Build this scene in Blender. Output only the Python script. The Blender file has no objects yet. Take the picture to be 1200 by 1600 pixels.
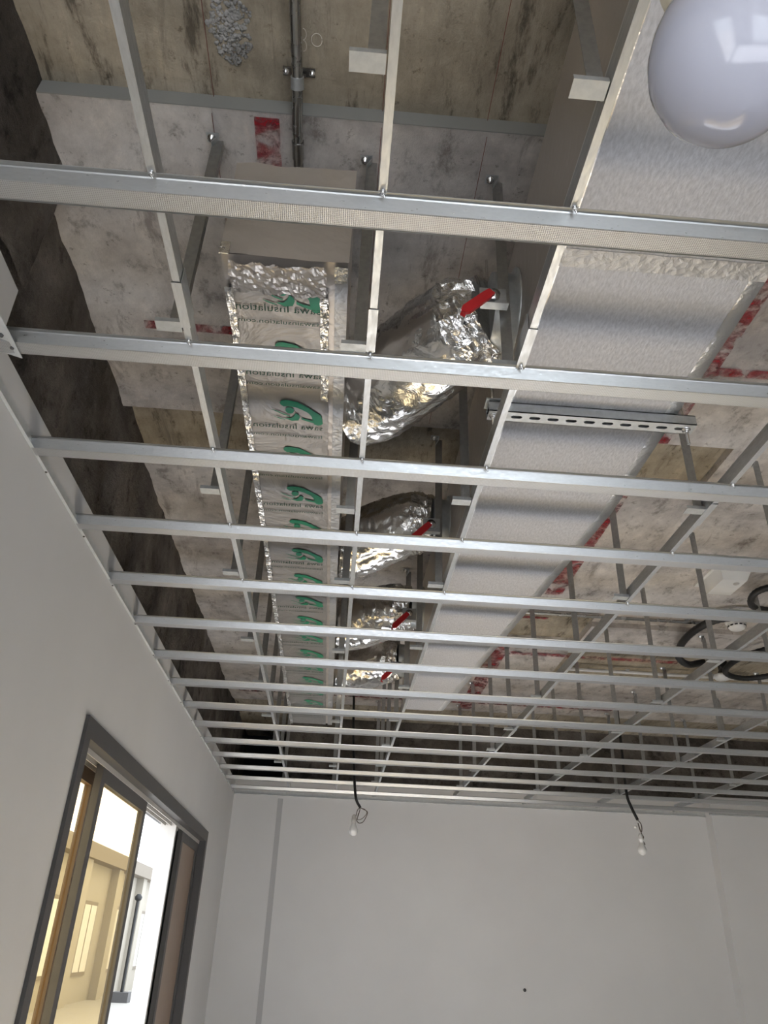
import bpy, bmesh, math, random
from mathutils import Vector, Matrix, noise

random.seed(7)
sc = bpy.context.scene
col = sc.collection
R = math.radians

# ------------------------------------------------------------------ camera
EYE = 1.6                                   # eye height; heights below are written relative to the eye, then lifted
PIT, YAW, ROLL, FPX = 0.524466, 0.048074, 0.041718, 1177.69
fw = Vector((math.sin(YAW)*math.cos(PIT), math.cos(YAW)*math.cos(PIT), math.sin(PIT)))
rt = Vector((math.cos(YAW), -math.sin(YAW), 0)); up = rt.cross(fw)
c_, s_ = math.cos(ROLL), math.sin(ROLL)
rt, up = c_*rt + s_*up, -s_*rt + c_*up
cam = bpy.data.cameras.new('camera'); camo = bpy.data.objects.new('camera', cam); col.objects.link(camo)
m3 = Matrix((rt, up, -fw)).transposed()
camo.matrix_world = Matrix.Translation((0, 0, EYE)) @ m3.to_4x4()
cam.sensor_fit = 'HORIZONTAL'; cam.sensor_width = 36; cam.lens = 36*FPX/1200; cam.clip_start = 0.02
sc.camera = camo

# ------------------------------------------------------------------ world, sun, window light, exposure
w = bpy.data.worlds.new('world'); sc.world = w; w.use_nodes = True
bg = w.node_tree.nodes['Background']
bg.inputs[0].default_value = (0.86, 0.93, 1.0, 1); bg.inputs[1].default_value = 3.2
sun = bpy.data.lights.new('sun', 'SUN'); sun.energy = 34.0; sun.angle = R(0.6); sun.color = (.91, .925, 1.0)
suno = bpy.data.objects.new('sun', sun); col.objects.link(suno)
suno.rotation_euler = Vector((.80, -.10, -.56)).to_track_quat('-Z', 'Y').to_euler()
def area(name, loc, direction, sx, sy, power, color):
    l = bpy.data.lights.new(name, 'AREA'); l.shape = 'RECTANGLE'; l.size = sx; l.size_y = sy; l.energy = power; l.color = color
    o = bpy.data.objects.new(name, l); col.objects.link(o); o.location = loc
    o.rotation_euler = Vector(direction).to_track_quat('-Z', 'Z').to_euler()
    return o
pr = area('daylight_rear_window', (1.1, -3.32, 1.03), (0, 1, 0.0), 1.6, 2.15, 1, (1, 1, 1)); pr.data.cycles.is_portal = True
pw = area('daylight_side_window', (-1.0, 3.95, 1.15), (1, 0, 0.0), 2.9, 2.15, 1, (1, 1, 1)); pw.data.cycles.is_portal = True
pn = area('added_side_opening', (-1.0, -1.6, 1.15), (1, 0, 0.0), 1.4, 2.1, 1, (1, 1, 1)); pn.data.cycles.is_portal = True  # portal for an unseen opening added to brighten the near ceiling
sc.view_settings.view_transform = 'Standard'; sc.view_settings.look = 'None'
sc.view_settings.gamma = 1; sc.view_settings.use_curve_mapping = False
sc.view_settings.exposure = 0.25
sc.cycles.max_bounces = 8; sc.cycles.diffuse_bounces = 5; sc.cycles.glossy_bounces = 4
sc.cycles.transparent_max_bounces = 12
sc.cycles.caustics_reflective = False; sc.cycles.caustics_refractive = False
sc.cycles.sample_clamp_indirect = 6

# ------------------------------------------------------------------ materials
def new_mat(name):
    m = bpy.data.materials.new(name); m.use_nodes = True
    nt = m.node_tree; b = nt.nodes['Principled BSDF']
    return m, nt, b
def node(nt, t, **kw):
    n = nt.nodes.new(t)
    for k, v in kw.items():
        if k.startswith('i_'):
            n.inputs[k[2:].replace('_', ' ')].default_value = v
        else: setattr(n, k, v)
    return n
def ramp(nt, fac, stops):
    r = nt.nodes.new('ShaderNodeValToRGB'); e = r.color_ramp.elements
    while len(e) < len(stops): e.new(0.5)
    for el, (p, c) in zip(e, stops): el.position = p; el.color = (*c, 1)
    nt.links.new(fac, r.inputs[0]); return r
def coords(nt, scale=(1, 1, 1), kind='Object'):
    t = nt.nodes.new('ShaderNodeTexCoord'); mp = nt.nodes.new('ShaderNodeMapping')
    mp.inputs['Scale'].default_value = scale
    nt.links.new(t.outputs[kind], mp.inputs[0]); return mp.outputs[0]
def noise_n(nt, vec, scale, detail=5, rough=.6, dist=0):
    n = nt.nodes.new('ShaderNodeTexNoise'); nt.links.new(vec, n.inputs['Vector'])
    n.inputs['Scale'].default_value = scale; n.inputs['Detail'].default_value = detail
    n.inputs['Roughness'].default_value = rough; n.inputs['Distortion'].default_value = dist
    return n
def bump(nt, b, h, strength, dist=.01, prev=None):
    n = nt.nodes.new('ShaderNodeBump'); n.inputs['Strength'].default_value = strength; n.inputs['Distance'].default_value = dist
    nt.links.new(h, n.inputs['Height'])
    if prev: nt.links.new(prev.outputs[0], n.inputs['Normal'])
    nt.links.new(n.outputs[0], b.inputs['Normal']); return n
def mixc(nt, fac, a, bb, mode='MIX'):
    n = nt.nodes.new('ShaderNodeMix'); n.data_type = 'RGBA'; n.blend_type = mode
    for inp, v in ((n.inputs[0], fac), (n.inputs[6], a), (n.inputs[7], bb)):
        if hasattr(v, 'links') or hasattr(v, 'is_linked'): nt.links.new(v, inp)
        elif isinstance(v, (tuple, list)): inp.default_value = (*v, 1)
        else: inp.default_value = v
    return n.outputs[2]

def concrete(name, dark, mid, light, stain=(.1, .09, .08), bumpk=.35, streak=(1, 1, 1), mott=1.0):
    m, nt, b = new_mat(name)
    v = coords(nt); vs_ = coords(nt, streak)
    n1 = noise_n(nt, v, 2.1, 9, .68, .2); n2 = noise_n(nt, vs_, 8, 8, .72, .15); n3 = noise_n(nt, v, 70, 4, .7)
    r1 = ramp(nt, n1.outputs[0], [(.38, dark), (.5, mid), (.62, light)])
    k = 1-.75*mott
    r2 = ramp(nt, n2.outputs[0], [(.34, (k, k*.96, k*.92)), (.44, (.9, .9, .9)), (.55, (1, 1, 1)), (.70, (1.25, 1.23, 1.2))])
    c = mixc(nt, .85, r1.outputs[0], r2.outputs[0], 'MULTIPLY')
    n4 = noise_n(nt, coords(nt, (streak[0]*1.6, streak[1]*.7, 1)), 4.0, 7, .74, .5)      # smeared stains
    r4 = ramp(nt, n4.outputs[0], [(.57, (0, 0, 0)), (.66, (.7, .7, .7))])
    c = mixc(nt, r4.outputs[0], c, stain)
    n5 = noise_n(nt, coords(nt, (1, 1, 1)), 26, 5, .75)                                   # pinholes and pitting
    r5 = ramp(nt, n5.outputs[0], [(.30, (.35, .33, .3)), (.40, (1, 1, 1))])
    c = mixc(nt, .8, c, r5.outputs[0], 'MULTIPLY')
    nt.links.new(c, b.inputs['Base Color']); b.inputs['Roughness'].default_value = .9
    b.inputs['Specular IOR Level'].default_value = .2
    ad = nt.nodes.new('ShaderNodeMath'); ad.operation = 'ADD'
    nt.links.new(n2.outputs[0], ad.inputs[0]); nt.links.new(n3.outputs[0], ad.inputs[1])
    bump(nt, b, ad.outputs[0], bumpk, .012)
    return m
M = {}
M['slab'] = concrete('slab_concrete', (.40, .365, .335), (.56, .52, .48), (.70, .66, .615), (.24, .205, .18), .35, (1.2, .8, 1), .8)
M['brown'] = concrete('brown_concrete', (.28, .24, .18), (.40, .345, .26), (.52, .455, .355), (.17, .15, .12), .4, (2.2, .5, 1))
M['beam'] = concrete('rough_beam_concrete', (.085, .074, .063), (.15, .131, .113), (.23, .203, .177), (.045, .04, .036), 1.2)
M['rubble'] = concrete('honeycomb_concrete', (.30, .29, .275), (.42, .41, .39), (.55, .54, .52), (.12, .12, .11), .8)

def plaster(name, c, bk=.06):
    m, nt, b = new_mat(name)
    n = noise_n(nt, coords(nt), 2.2, 5, .55); r = ramp(nt, n.outputs[0], [(.3, tuple(x*.95 for x in c)), (.7, c)])
    nt.links.new(r.outputs[0], b.inputs['Base Color']); b.inputs['Roughness'].default_value = .75
    b.inputs['Specular IOR Level'].default_value = .25
    n2 = noise_n(nt, coords(nt), 35, 3, .5); bump(nt, b, n2.outputs[0], bk, .004)
    return m
M['plaster'] = plaster('white_wall_paint', (.74, .735, .725))
M['step_shade'] = plaster('painted_step_shade', (.30, .30, .28), .3)  # grey stands in for shade on the slab step face
M['trim'] = plaster('grey_wall_strip', (.52, .52, .52))
M['tile'] = plaster('floor_tile', (.62, .62, .62), .02)
M['facade'] = plaster('sunlit_facade', (.36, .33, .28))
M['terrace'] = plaster('terrace_paving', (.42, .40, .37))
M['outwhite'] = plaster('outdoor_white', (.45, .45, .46))
M['facade_trim'] = plaster('facade_trim', (.22, .19, .155))

def metal(name, c=(.62, .64, .65), rough=.36, spangle=.5, metallic=1.0, scale=45, bk=.05, stretch=(1, 1, 1)):
    m, nt, b = new_mat(name)
    n = noise_n(nt, coords(nt, stretch), scale, 3, .6)
    r = ramp(nt, n.outputs[0], [(.3, tuple(x*(1-.28*spangle) for x in c)), (.7, c)])
    nt.links.new(r.outputs[0], b.inputs['Base Color'])
    rr = ramp(nt, n.outputs[0], [(.3, (rough*1.25,)*3), (.7, (rough*.8,)*3)]); nt.links.new(rr.outputs[0], b.inputs['Roughness'])
    b.inputs['Metallic'].default_value = metallic
    n2 = noise_n(nt, coords(nt, stretch), 14, 2, .5); bump(nt, b, n2.outputs[0], bk, .004)
    return m
M['galv'] = metal('galvanised_steel', (.52, .535, .54), .34, .25, 1.0, 220, .03, (.3, 1, 1))
M['carrier'] = metal('galvanised_carrier', (.62, .64, .65), .40, .4, .9, 160, .04, (1, .25, 1))
M['hanger'] = metal('galvanised_hanger', (.40, .40, .385), .42, .5, .9, 60, .08)
M['bracket'] = metal('galvanised_bracket', (.55, .57, .57), .46, .4, .8, 60, .06)
M['angle'] = metal('pale_wall_angle', (.74, .76, .76), .5, .3, .35, 40, .05)
M['steel_tube'] = metal('conduit_steel', (.42, .42, .41), .25, .3, 1.0, 20, .02)
M['bolt'] = metal('bright_zinc', (.8, .8, .8), .22, .3, 1.0, 120, .3)

# knurled face: fine pressed dimples
m, nt, b = new_mat('knurled_galvanised'); M['knurl'] = m
v = coords(nt)
w1 = node(nt, 'ShaderNodeTexWave', bands_direction='X'); w1.inputs['Scale'].default_value = 90
w2 = node(nt, 'ShaderNodeTexWave', bands_direction='Y'); w2.inputs['Scale'].default_value = 90
nt.links.new(v, w1.inputs[0]); nt.links.new(v, w2.inputs[0])
mm = node(nt, 'ShaderNodeMath', operation='MULTIPLY'); nt.links.new(w1.outputs['Fac'], mm.inputs[0]); nt.links.new(w2.outputs['Fac'], mm.inputs[1])
r = ramp(nt, mm.outputs[0], [(.0, (.60, .61, .62)), (.8, (.40, .408, .415))]); nt.links.new(r.outputs[0], b.inputs['Base Color'])
b.inputs['Metallic'].default_value = .95; b.inputs['Roughness'].default_value = .36
bump(nt, b, mm.outputs[0], .35, .0015)

def foil(name, c, rough, s1, s2, k1, k2, metallic=1.0, stretch=(1, 1, 1), kind='Object'):
    m, nt, b = new_mat(name)
    v = coords(nt, stretch, kind)
    n1 = noise_n(nt, v, s1, 4, .6, 1.0)
    vo = node(nt, 'ShaderNodeTexVoronoi', feature='F1'); nt.links.new(v, vo.inputs['Vector']); vo.inputs['Scale'].default_value = s2
    b.inputs['Base Color'].default_value = (*c, 1); b.inputs['Metallic'].default_value = metallic; b.inputs['Roughness'].default_value = rough
    p = bump(nt, b, n1.outputs[0], k1, .03)
    bump(nt, b, vo.outputs['Distance'], k2, .01, p)
    return m
M['foil'] = foil('crumpled_foil', (.80, .79, .77), .24, 18, 50, .40, .35)
M['flexfoil'] = foil('flexible_duct_foil', (.80, .79, .77), .20, 16, 40, .22, .16, 1.0, (1, 1, .35))
M['film'] = foil('printed_foil_film', (.37, .355, .34), .46, 6, 16, .3, .2, .85)
M['profile'] = foil('dull_edge_profile', (.50, .50, .50), .45, 30, 60, .15, .2, .7)
M['dullfoil'] = foil('dull_foil', (.62, .575, .53), .42, 7, 40, .14, .14, .75)
M['tape'] = foil('foil_tape', (.86, .86, .86), .30, 40, 90, .14, .12, .9)

m, nt, b = new_mat('embossed_duct_panel'); M['panel'] = m
v = coords(nt)
n1 = noise_n(nt, coords(nt, (1, .35, 1)), 190, 3, .6); n2 = noise_n(nt, v, 6, 3, .5)
r = ramp(nt, n1.outputs[0], [(.3, (.47, .47, .485)), (.7, (.64, .64, .655))]); nt.links.new(r.outputs[0], b.inputs['Base Color'])
b.inputs['Metallic'].default_value = .4; b.inputs['Roughness'].default_value = .58
p = bump(nt, b, n1.outputs[0], .35, .003); bump(nt, b, n2.outputs[0], .06, .01, p)

def plain(name, c, rough=.5, metallic=0, spec=.5, var=.08):
    m, nt, b = new_mat(name)
    n = noise_n(nt, coords(nt), 12, 3, .5)
    r = ramp(nt, n.outputs[0], [(.3, tuple(x*(1-var) for x in c)), (.7, c)]); nt.links.new(r.outputs[0], b.inputs['Base Color'])
    b.inputs['Roughness'].default_value = rough; b.inputs['Metallic'].default_value = metallic; b.inputs['Specular IOR Level'].default_value = spec
    return m
M['frame'] = plain('grey_aluminium_frame', (.085, .082, .082), .5, .1)
M['frame_in'] = plain('pale_aluminium_track', (.60, .58, .55), .4, .3)
M['bronze'] = plain('bronze_film', (.30, .215, .15), .35)
M['stile'] = plain('brown_stile', (.085, .052, .027), .45)
M['black'] = plain('black_rubber', (.012, .012, .012), .5)
M['wire'] = plain('brown_wire', (.10, .075, .06), .5)
M['snap'] = plain('red_chalk_line', (.20, .07, .05), .8)
M['redp'] = plain('red_lever', (.62, .03, .035), .35)
M['white'] = plain('white_plastic', (.78, .78, .76), .35)
M['bulb'] = plain('opal_bulb', (.42, .43, .50), .12, 0, .6, .01)
M['holder'] = plain('lamp_holder', (.66, .62, .50), .45)
M['holderg'] = plain('grey_lamp_holder', (.50, .48, .45), .45)
M['green'] = plain('green_print', (.012, .25, .13), .4, .1, .5, .2)
M['ink'] = plain('dark_green_ink', (.02, .075, .05), .5, .1, .4, .3)
M['chalk'] = plain('chalk', (.85, .8, .7), .9)
M['void'] = plain('painted_void_dark', (.03, .031, .034), .9)  # near-black colour stands in for the darkness inside the opening
M['sky_roof'] = plain('roof_dark', (.1, .1, .11), .8)
M['skin_grey'] = plain('pale_paint', (.70, .70, .70), .6)

m, nt, b = new_mat('amber_tinted_glass'); M['glass'] = m
nt.nodes.remove(b); out = nt.nodes['Material Output']
t = node(nt, 'ShaderNodeBsdfTransparent'); t.inputs[0].default_value = (.94, .83, .62, 1)
g = node(nt, 'ShaderNodeBsdfGlossy'); g.inputs['Roughness'].default_value = .03; g.inputs[0].default_value = (.9, .9, .9, 1)
fr = node(nt, 'ShaderNodeFresnel'); fr.inputs[0].default_value = 1.25
mx = node(nt, 'ShaderNodeMixShader'); ge = node(nt, 'ShaderNodeNewGeometry'); sb = node(nt, 'ShaderNodeMath', operation='SUBTRACT'); sb.inputs[0].default_value = 1; nt.links.new(ge.outputs['Backfacing'], sb.inputs[1]); ml = node(nt, 'ShaderNodeMath', operation='MULTIPLY'); nt.links.new(fr.outputs[0], ml.inputs[0]); nt.links.new(sb.outputs[0], ml.inputs[1]); nt.links.new(ml.outputs[0], mx.inputs[0]); nt.links.new(t.outputs[0], mx.inputs[1]); nt.links.new(g.outputs[0], mx.inputs[2])
nt.links.new(mx.outputs[0], out.inputs[0])

m, nt, b = new_mat('red_spray_paint'); M['redpaint'] = m
n = noise_n(nt, coords(nt), 16, 6, .75, .5); b.inputs['Base Color'].default_value = (.33, .02, .03, 1); b.inputs['Roughness'].default_value = .7
r = ramp(nt, n.outputs[0], [(.42, (0, 0, 0)), (.66, (.85, .85, .85))]); nt.links.new(r.outputs[0], b.inputs['Alpha'])

# ------------------------------------------------------------------ mesh helpers (z is relative to the eye; MB.build lifts it)
class MB:
    def __init__(s): s.v = []; s.f = []; s.sm = []
    def add(s, vs, fs, smooth=False):
        o = len(s.v); s.v += [tuple(v) for v in vs]; s.f += [tuple(i+o for i in f) for f in fs]; s.sm += [smooth]*len(fs)
    def box(s, x0, x1, y0, y1, z0, z1):
        s.add([(x, y, z) for x in (x0, x1) for y in (y0, y1) for z in (z0, z1)],
              [(0, 1, 3, 2), (4, 6, 7, 5), (0, 4, 5, 1), (2, 3, 7, 6), (0, 2, 6, 4), (1, 5, 7, 3)])
    def quad(s, *p): s.add(p, [tuple(range(len(p)))])
    def tube(s, pts, r, n=10, cap=True, radii=None, smooth=True):
        pts = [Vector(p) for p in pts]; vs = []; fs = []
        ref = None
        for i, p in enumerate(pts):
            d = (pts[min(i+1, len(pts)-1)] - pts[max(i-1, 0)]).normalized()
            if ref is None: ref = d.orthogonal().normalized()
            ref = (ref - d*ref.dot(d)).normalized(); q = d.cross(ref)
            rr = radii[i] if radii else r
            for k in range(n):
                a = 2*math.pi*k/n; vs.append(p + rr*(math.cos(a)*ref + math.sin(a)*q))
        for i in range(len(pts)-1):
            for k in range(n):
                fs.append((i*n+k, i*n+(k+1) % n, (i+1)*n+(k+1) % n, (i+1)*n+k))
        s.add(vs, fs, smooth)
        if cap: s.add(vs[:n], [tuple(range(n))[::-1]]); s.add(vs[-n:], [tuple(range(n))])
    def lathe(s, c, prof, n=24, axis='Z'):
        c = Vector(c); vs = []; fs = []
        for (r, h) in prof:
            for k in range(n):
                a = 2*math.pi*k/n; p = (r*math.cos(a), r*math.sin(a), h)
                if axis == 'X': p = (h, p[0], p[1])
                if axis == 'Y': p = (p[0], h, p[1])
                vs.append(c + Vector(p))
        for i in range(len(prof)-1):
            for k in range(n): fs.append((i*n+k, i*n+(k+1) % n, (i+1)*n+(k+1) % n, (i+1)*n+k))
        s.add(vs, fs, True)
        s.add(vs[:n], [tuple(range(n))]); s.add(vs[-n:], [tuple(range(n))])
    def prism(s, prof, axis, a, b, close=True):
        """extrude a 2-D profile of thin sheet (list of points) along an axis"""
        n = len(prof); vs = []
        for t in (a, b):
            for (p, q) in prof: vs.append({'X': (t, p, q), 'Y': (p, t, q), 'Z': (p, q, t)}[axis])
        fs = [(i, (i+1) % n, n+(i+1) % n, n+i) for i in range(n)]
        s.add(vs, fs + [tuple(range(n))[::-1], tuple(range(n, 2*n))])
    def mesh(s, name, mat):
        me = bpy.data.meshes.new(name); me.from_pydata([(x, y, z) for x, y, z in s.v], [], s.f)
        me.polygons.foreach_set('use_smooth', s.sm)
        bm = bmesh.new(); bm.from_mesh(me); bmesh.ops.recalc_face_normals(bm, faces=bm.faces); bm.to_mesh(me); bm.free()
        me.materials.append(M[mat]); me.update(); return me
    def build(s, name, mat, parent=None, base=None):
        """top level: origin at base (lifted by the eye height); child: same world placement, parented"""
        if parent is not None:
            o_ = Vector(parent['_base']) if '_base' in parent else Vector((0, 0, 0))
        else: o_ = Vector(base or (0, 0, 0))
        s.v = [tuple(Vector(v)-o_) for v in s.v]
        o = bpy.data.objects.new(name, s.mesh(name, mat)); col.objects.link(o)
        if parent is None:
            o.location = o_ + Vector((0, 0, EYE)); o['_base'] = tuple(o_)
        else:
            o.parent = parent; o['_base'] = tuple(o_)
        return o
def empty(name, base):
    o = bpy.data.objects.new(name, None); col.objects.link(o); o.location = Vector(base) + Vector((0, 0, EYE)); o['_base'] = tuple(base)
    o.empty_display_size = .05
    return o
def tag(o, label, cat, group=None):
    o['label'] = label; o['category'] = cat
    if group: o['group'] = group
    return o
def struct(o, label=None):
    o['kind'] = 'structure'
    if label: o['label'] = label
    return o
def sheet(prof, t):
    """offset an open 2-D polyline into a thin closed profile"""
    P = [Vector(p) for p in prof]; out = []
    for i, p in enumerate(P):
        d = (P[min(i+1, len(P)-1)] - P[max(i-1, 0)]).normalized(); nrm = Vector((-d.y, d.x)); out.append(p + nrm*t)
    return [tuple(p) for p in P] + [tuple(p) for p in reversed(out)]
ORD = ['first', 'second', 'third', 'fourth', 'fifth', 'sixth', 'seventh', 'eighth', 'ninth', 'tenth', 'eleventh', 'twelfth', 'thirteenth', 'fourteenth', 'fifteenth']

# heights relative to the eye
G = 1.05          # underside of the grid
HC = G + .0225    # underside of the carriers
SL = 1.70         # light slab soffit
XL = -.815        # left wall face
YF = 6.56         # far wall face
XR, YR = 4.4, -3.3

# ------------------------------------------------------------------ shell
b = MB(); b.box(-1.0, XR, YR, 7.6, -1.7, -1.6); struct(b.build('floor', 'tile'), 'pale tiled floor')

# left wall: painted plaster around the window opening, bare concrete above
WY0, WY1, WZ1, WZ0 = 2.50, 5.40, .615, -1.50
b = MB()
b.box(XL-.16, XL, YR, -2.3, -1.6, 1.151); b.box(XL-.16, XL, -.9, WY0, -1.6, 1.151); b.box(XL-.16, XL, -2.3, -.9, .60, 1.151); b.box(XL-.16, XL, -2.3, -.9, -1.6, -1.5); b.box(XL-.16, XL, WY1, YF+.3, -1.6, 1.151)  # leaves an unseen gap behind the camera, added to light the near ceiling
b.box(XL-.16, XL, WY0, WY1, WZ1, 1.151); b.box(XL-.16, XL, WY0, WY1, -1.6, WZ0)
b.add([(XL-.02, .2, 1.15), (XL-.02, 1.328, 1.15), (XL-.02, 1.325, 1.30), (XL-.02, .2, 1.33), (XL, .2, 1.15), (XL, 1.335, 1.15), (XL, 1.328, 1.302), (XL, .2, 1.33)],
      [(0, 1, 2, 3), (4, 7, 6, 5), (0, 4, 5, 1), (1, 5, 6, 2), (2, 6, 7, 3), (3, 7, 4, 0)])
wl = struct(b.build('wall_left', 'plaster'), 'white painted wall with a sliding window')
b = MB()
nx, ny = 1, 0
def rough_wall(b, x, y0, y1, z0, z1, amp, ny, nz, flip=False, seed=0.0):
    vs = []; fs = []
    for i in range(ny+1):
        for k in range(nz+1):
            y = y0+(y1-y0)*i/ny; z = z0+(z1-z0)*k/nz
            a = amp*(noise.fractal(Vector((seed, y*4, z*4)), 1, 2, 5)) + amp*.5*noise.noise(Vector((seed, y*22, z*22)))
            vs.append((x+a, y, z))
    for i in range(ny):
        for k in range(nz): fs.append((i*(nz+1)+k, i*(nz+1)+k+1, (i+1)*(nz+1)+k+1, (i+1)*(nz+1)+k))
    b.add(vs, fs, True)
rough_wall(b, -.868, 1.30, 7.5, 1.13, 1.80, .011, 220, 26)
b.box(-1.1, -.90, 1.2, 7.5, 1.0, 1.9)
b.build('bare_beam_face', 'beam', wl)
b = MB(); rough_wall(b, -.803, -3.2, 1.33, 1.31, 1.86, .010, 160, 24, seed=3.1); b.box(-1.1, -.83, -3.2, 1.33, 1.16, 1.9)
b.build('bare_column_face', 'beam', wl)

# far wall
b = MB()
b.box(-.975, XR, YF, YF+.08, -1.6, 1.02)
b.box(-.86, XR, YF, YF+.08, 1.02, 1.195)
b.box(3.12, XR, YF-.115, YF, -1.6, 1.195)
wf = struct(b.build('wall_far', 'plaster'), 'plain off-white far wall')
b = MB()
vs = []; fs = []
N1, N2 = 160, 14
for i in range(N1+1):
    for k in range(N2+1):
        x = -.43+(XR+.43)*i/N1; z = 1.16+.59*k/N2
        vs.append((x, YF+.10-.014*noise.fractal(Vector((x*4, 7, z*4)), 1, 2, 5), z))
for i in range(N1):
    for k in range(N2): fs.append((i*(N2+1)+k, (i+1)*(N2+1)+k, (i+1)*(N2+1)+k+1, i*(N2+1)+k+1))
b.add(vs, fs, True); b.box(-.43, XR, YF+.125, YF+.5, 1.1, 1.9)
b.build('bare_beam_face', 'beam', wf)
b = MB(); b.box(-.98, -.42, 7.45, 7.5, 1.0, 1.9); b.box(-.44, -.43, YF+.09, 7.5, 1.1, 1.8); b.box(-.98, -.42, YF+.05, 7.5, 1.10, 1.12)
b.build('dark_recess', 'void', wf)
b = MB(); b.lathe((1.514, YF-.004, -.231), [(.0, -.004), (.010, -.003), (.012, .004)], 12, 'Y'); b.build('wall_plug', 'frame', wf)
b = MB(); b.box(-.452, -.412, YF-.006, YF+.01, -1.6, 1.03); struct(b.build('trim_1', 'trim'), 'grey vertical strip on far wall')  # narrow strip coloured darker than the wall

b = MB(); b.box(XR, XR+.15, YR, 7.6, -1.7, 1.95); struct(b.build('wall_right', 'plaster'), 'white wall outside the frame')
b = MB()
b.box(-1.0, .3, YR-.15, YR, -1.7, 1.95); b.box(1.9, XR, YR-.15, YR, -1.7, 1.95); b.box(.3, 1.9, YR-.15, YR, .5, 1.95)
struct(b.build('wall_rear', 'plaster'), 'white wall behind the camera with a window opening')

# slab
ce = empty('ceiling', (0, 0, SL)); struct(ce, 'bare concrete slab soffit')
def slab(name, mat, x0, x1, y0, y1, z, ztop=1.95, amp=.004):
    b = MB(); nx = max(2, int((x1-x0)/.08)); ny = max(2, int((y1-y0)/.08)); vs = []; fs = []
    for i in range(nx+1):
        for j in range(ny+1):
            x = x0+(x1-x0)*i/nx; y = y0+(y1-y0)*j/ny
            e = 0 if i in (0, nx) or j in (0, ny) else 1
            vs.append((x, y, z + e*amp*noise.fractal(Vector((x*3, y*3, z)), 1, 2, 3)))
    for i in range(nx):
        for j in range(ny): fs.append((i*(ny+1)+j, (i+1)*(ny+1)+j, (i+1)*(ny+1)+j+1, i*(ny+1)+j+1))
    b.add(vs, fs, True)
    b.add([(x0, y0, z), (x1, y0, z), (x1, y1, z), (x0, y1, z), (x0, y0, ztop), (x1, y0, ztop), (x1, y1, ztop), (x0, y1, ztop)],
          [(0, 1, 5, 4), (1, 2, 6, 5), (2, 3, 7, 6), (3, 0, 4, 7), (4, 5, 6, 7)])
    return b.build(name, mat, ce)
XS = 1.455
slab('slab_panel', 'brown', -1.0, XR, YR-.1, 1.09, SL+.045)
slab('slab_panel', 'slab', -1.0, XS, 1.09, 2.28, SL)
slab('slab_panel', 'brown', -1.0, XS, 2.28, 2.64, SL+.055)
slab('slab_panel', 'slab', -1.0, XS, 2.64, 3.97, SL)
slab('slab_panel', 'slab', -1.0, .45, 3.97, 4.42, SL+.004)
slab('slab_panel', 'brown', .45, XS, 3.97, 4.42, SL+.035)
slab('slab_panel', 'slab', -1.0, XS, 4.42, 6.08, SL)
slab('slab_panel', 'brown', -1.0, XS, 6.08, 7.6, SL+.03)
slab('slab_panel', 'slab', XS, XR, 1.09, 4.10, SL+.02)
slab('slab_panel', 'slab', XS, XR, 4.10, 4.42, SL-.01)
slab('slab_panel', 'brown', XS, XR, 4.42, 5.10, SL+.03)
slab('slab_panel', 'slab', XS, XR, 5.10, 6.08, SL+.01)
slab('slab_panel', 'brown', XS, XR, 6.08, 7.6, SL+.03)

b = MB(); b.box(-.80, .60, 1.0865, 1.0895, SL-.002, SL+.047); b.build('step_shade_strip', 'step_shade', ce)  # dark strip paints in the shade along the slab step
# sprayed setting-out lines on the slab
def paint(x0, x1, y0, y1, z=SL-.006):
    b = MB(); b.box(x0, x1, y0, y1, z, z+.001); b.build('red_paint_line', 'redpaint', ce)
paint(-.295, -.235, 1.10, 1.30); paint(-.70, -.25, 1.815, 1.85); paint(1.03, 2.6, 1.835, 1.875)
paint(1.10, 1.175, 1.10, 2.27); paint(1.07, 1.16, 2.66, 3.7)
paint(-.80, -.42, 3.23, 3.275); paint(-.1, .4, 3.24, 3.27); paint(1.0, XS, 3.235, 3.275); paint(XS, 2.4, 3.23, 3.27, SL+.012)
paint(.9, 2.2, 4.62, 4.67, SL-.006); paint(.95, 1.06, 4.5, 6.0); paint(-.8, 2.15, 5.80, 5.84)
paint(.78, .86, 3.98, 4.40, SL+.028); paint(.5, 1.2, 4.10, 4.13, SL+.028)
# honeycombed patch and chalk marks
b = MB()
for i in range(420):
    a = random.random()*6.28; d = random.random()**.6
    x = -.335+.045*d*math.cos(a); y = .925+.085*d*math.sin(a); rr = random.uniform(.0018, .0062)
    o_ = bmesh.new(); bmesh.ops.create_icosphere(o_, subdivisions=1, radius=rr)
    b.add([Vector((v.co.x*random.uniform(.8, 1.2), v.co.y*random.uniform(.8, 1.2), v.co.z*.6))+Vector((x+.02*noise.noise(Vector((y*20, 0, 0))), y, SL+.0425)) for v in o_.verts], [[v.index for v in f.verts] for f in o_.faces], True); o_.free()
o = b.build('honeycomb_patch', 'rubble', ce); o['kind'] = 'stuff'
b = MB()
def ring(cx, cy, rx, ry, n=18, a0=0, a1=6.1):
    return [(cx+rx*math.cos(a0+(a1-a0)*i/n), cy+ry*math.sin(a0+(a1-a0)*i/n), SL+.038) for i in range(n+1)]
b.tube(ring(-.148, .935, .012, .014), .0009, 5); b.tube(ring(-.178, .925, .007, .012, 12, -1.6, 1.6), .0008, 5); b.tube(ring(-.178, .95, .007, .012, 12, -1.6, 1.6), .0008, 5)
b.build('chalk_mark', 'chalk', ce)
# thin snapped lines
b = MB()
for x in (-.395, .008, .262): b.box(x, x+.0014, .4, 1.089, SL+.0385, SL+.0395); b.box(x, x+.0014, 1.10, 2.25, SL-.0055, SL-.005)
b.build('snapped_line', 'snap', ce)

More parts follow.
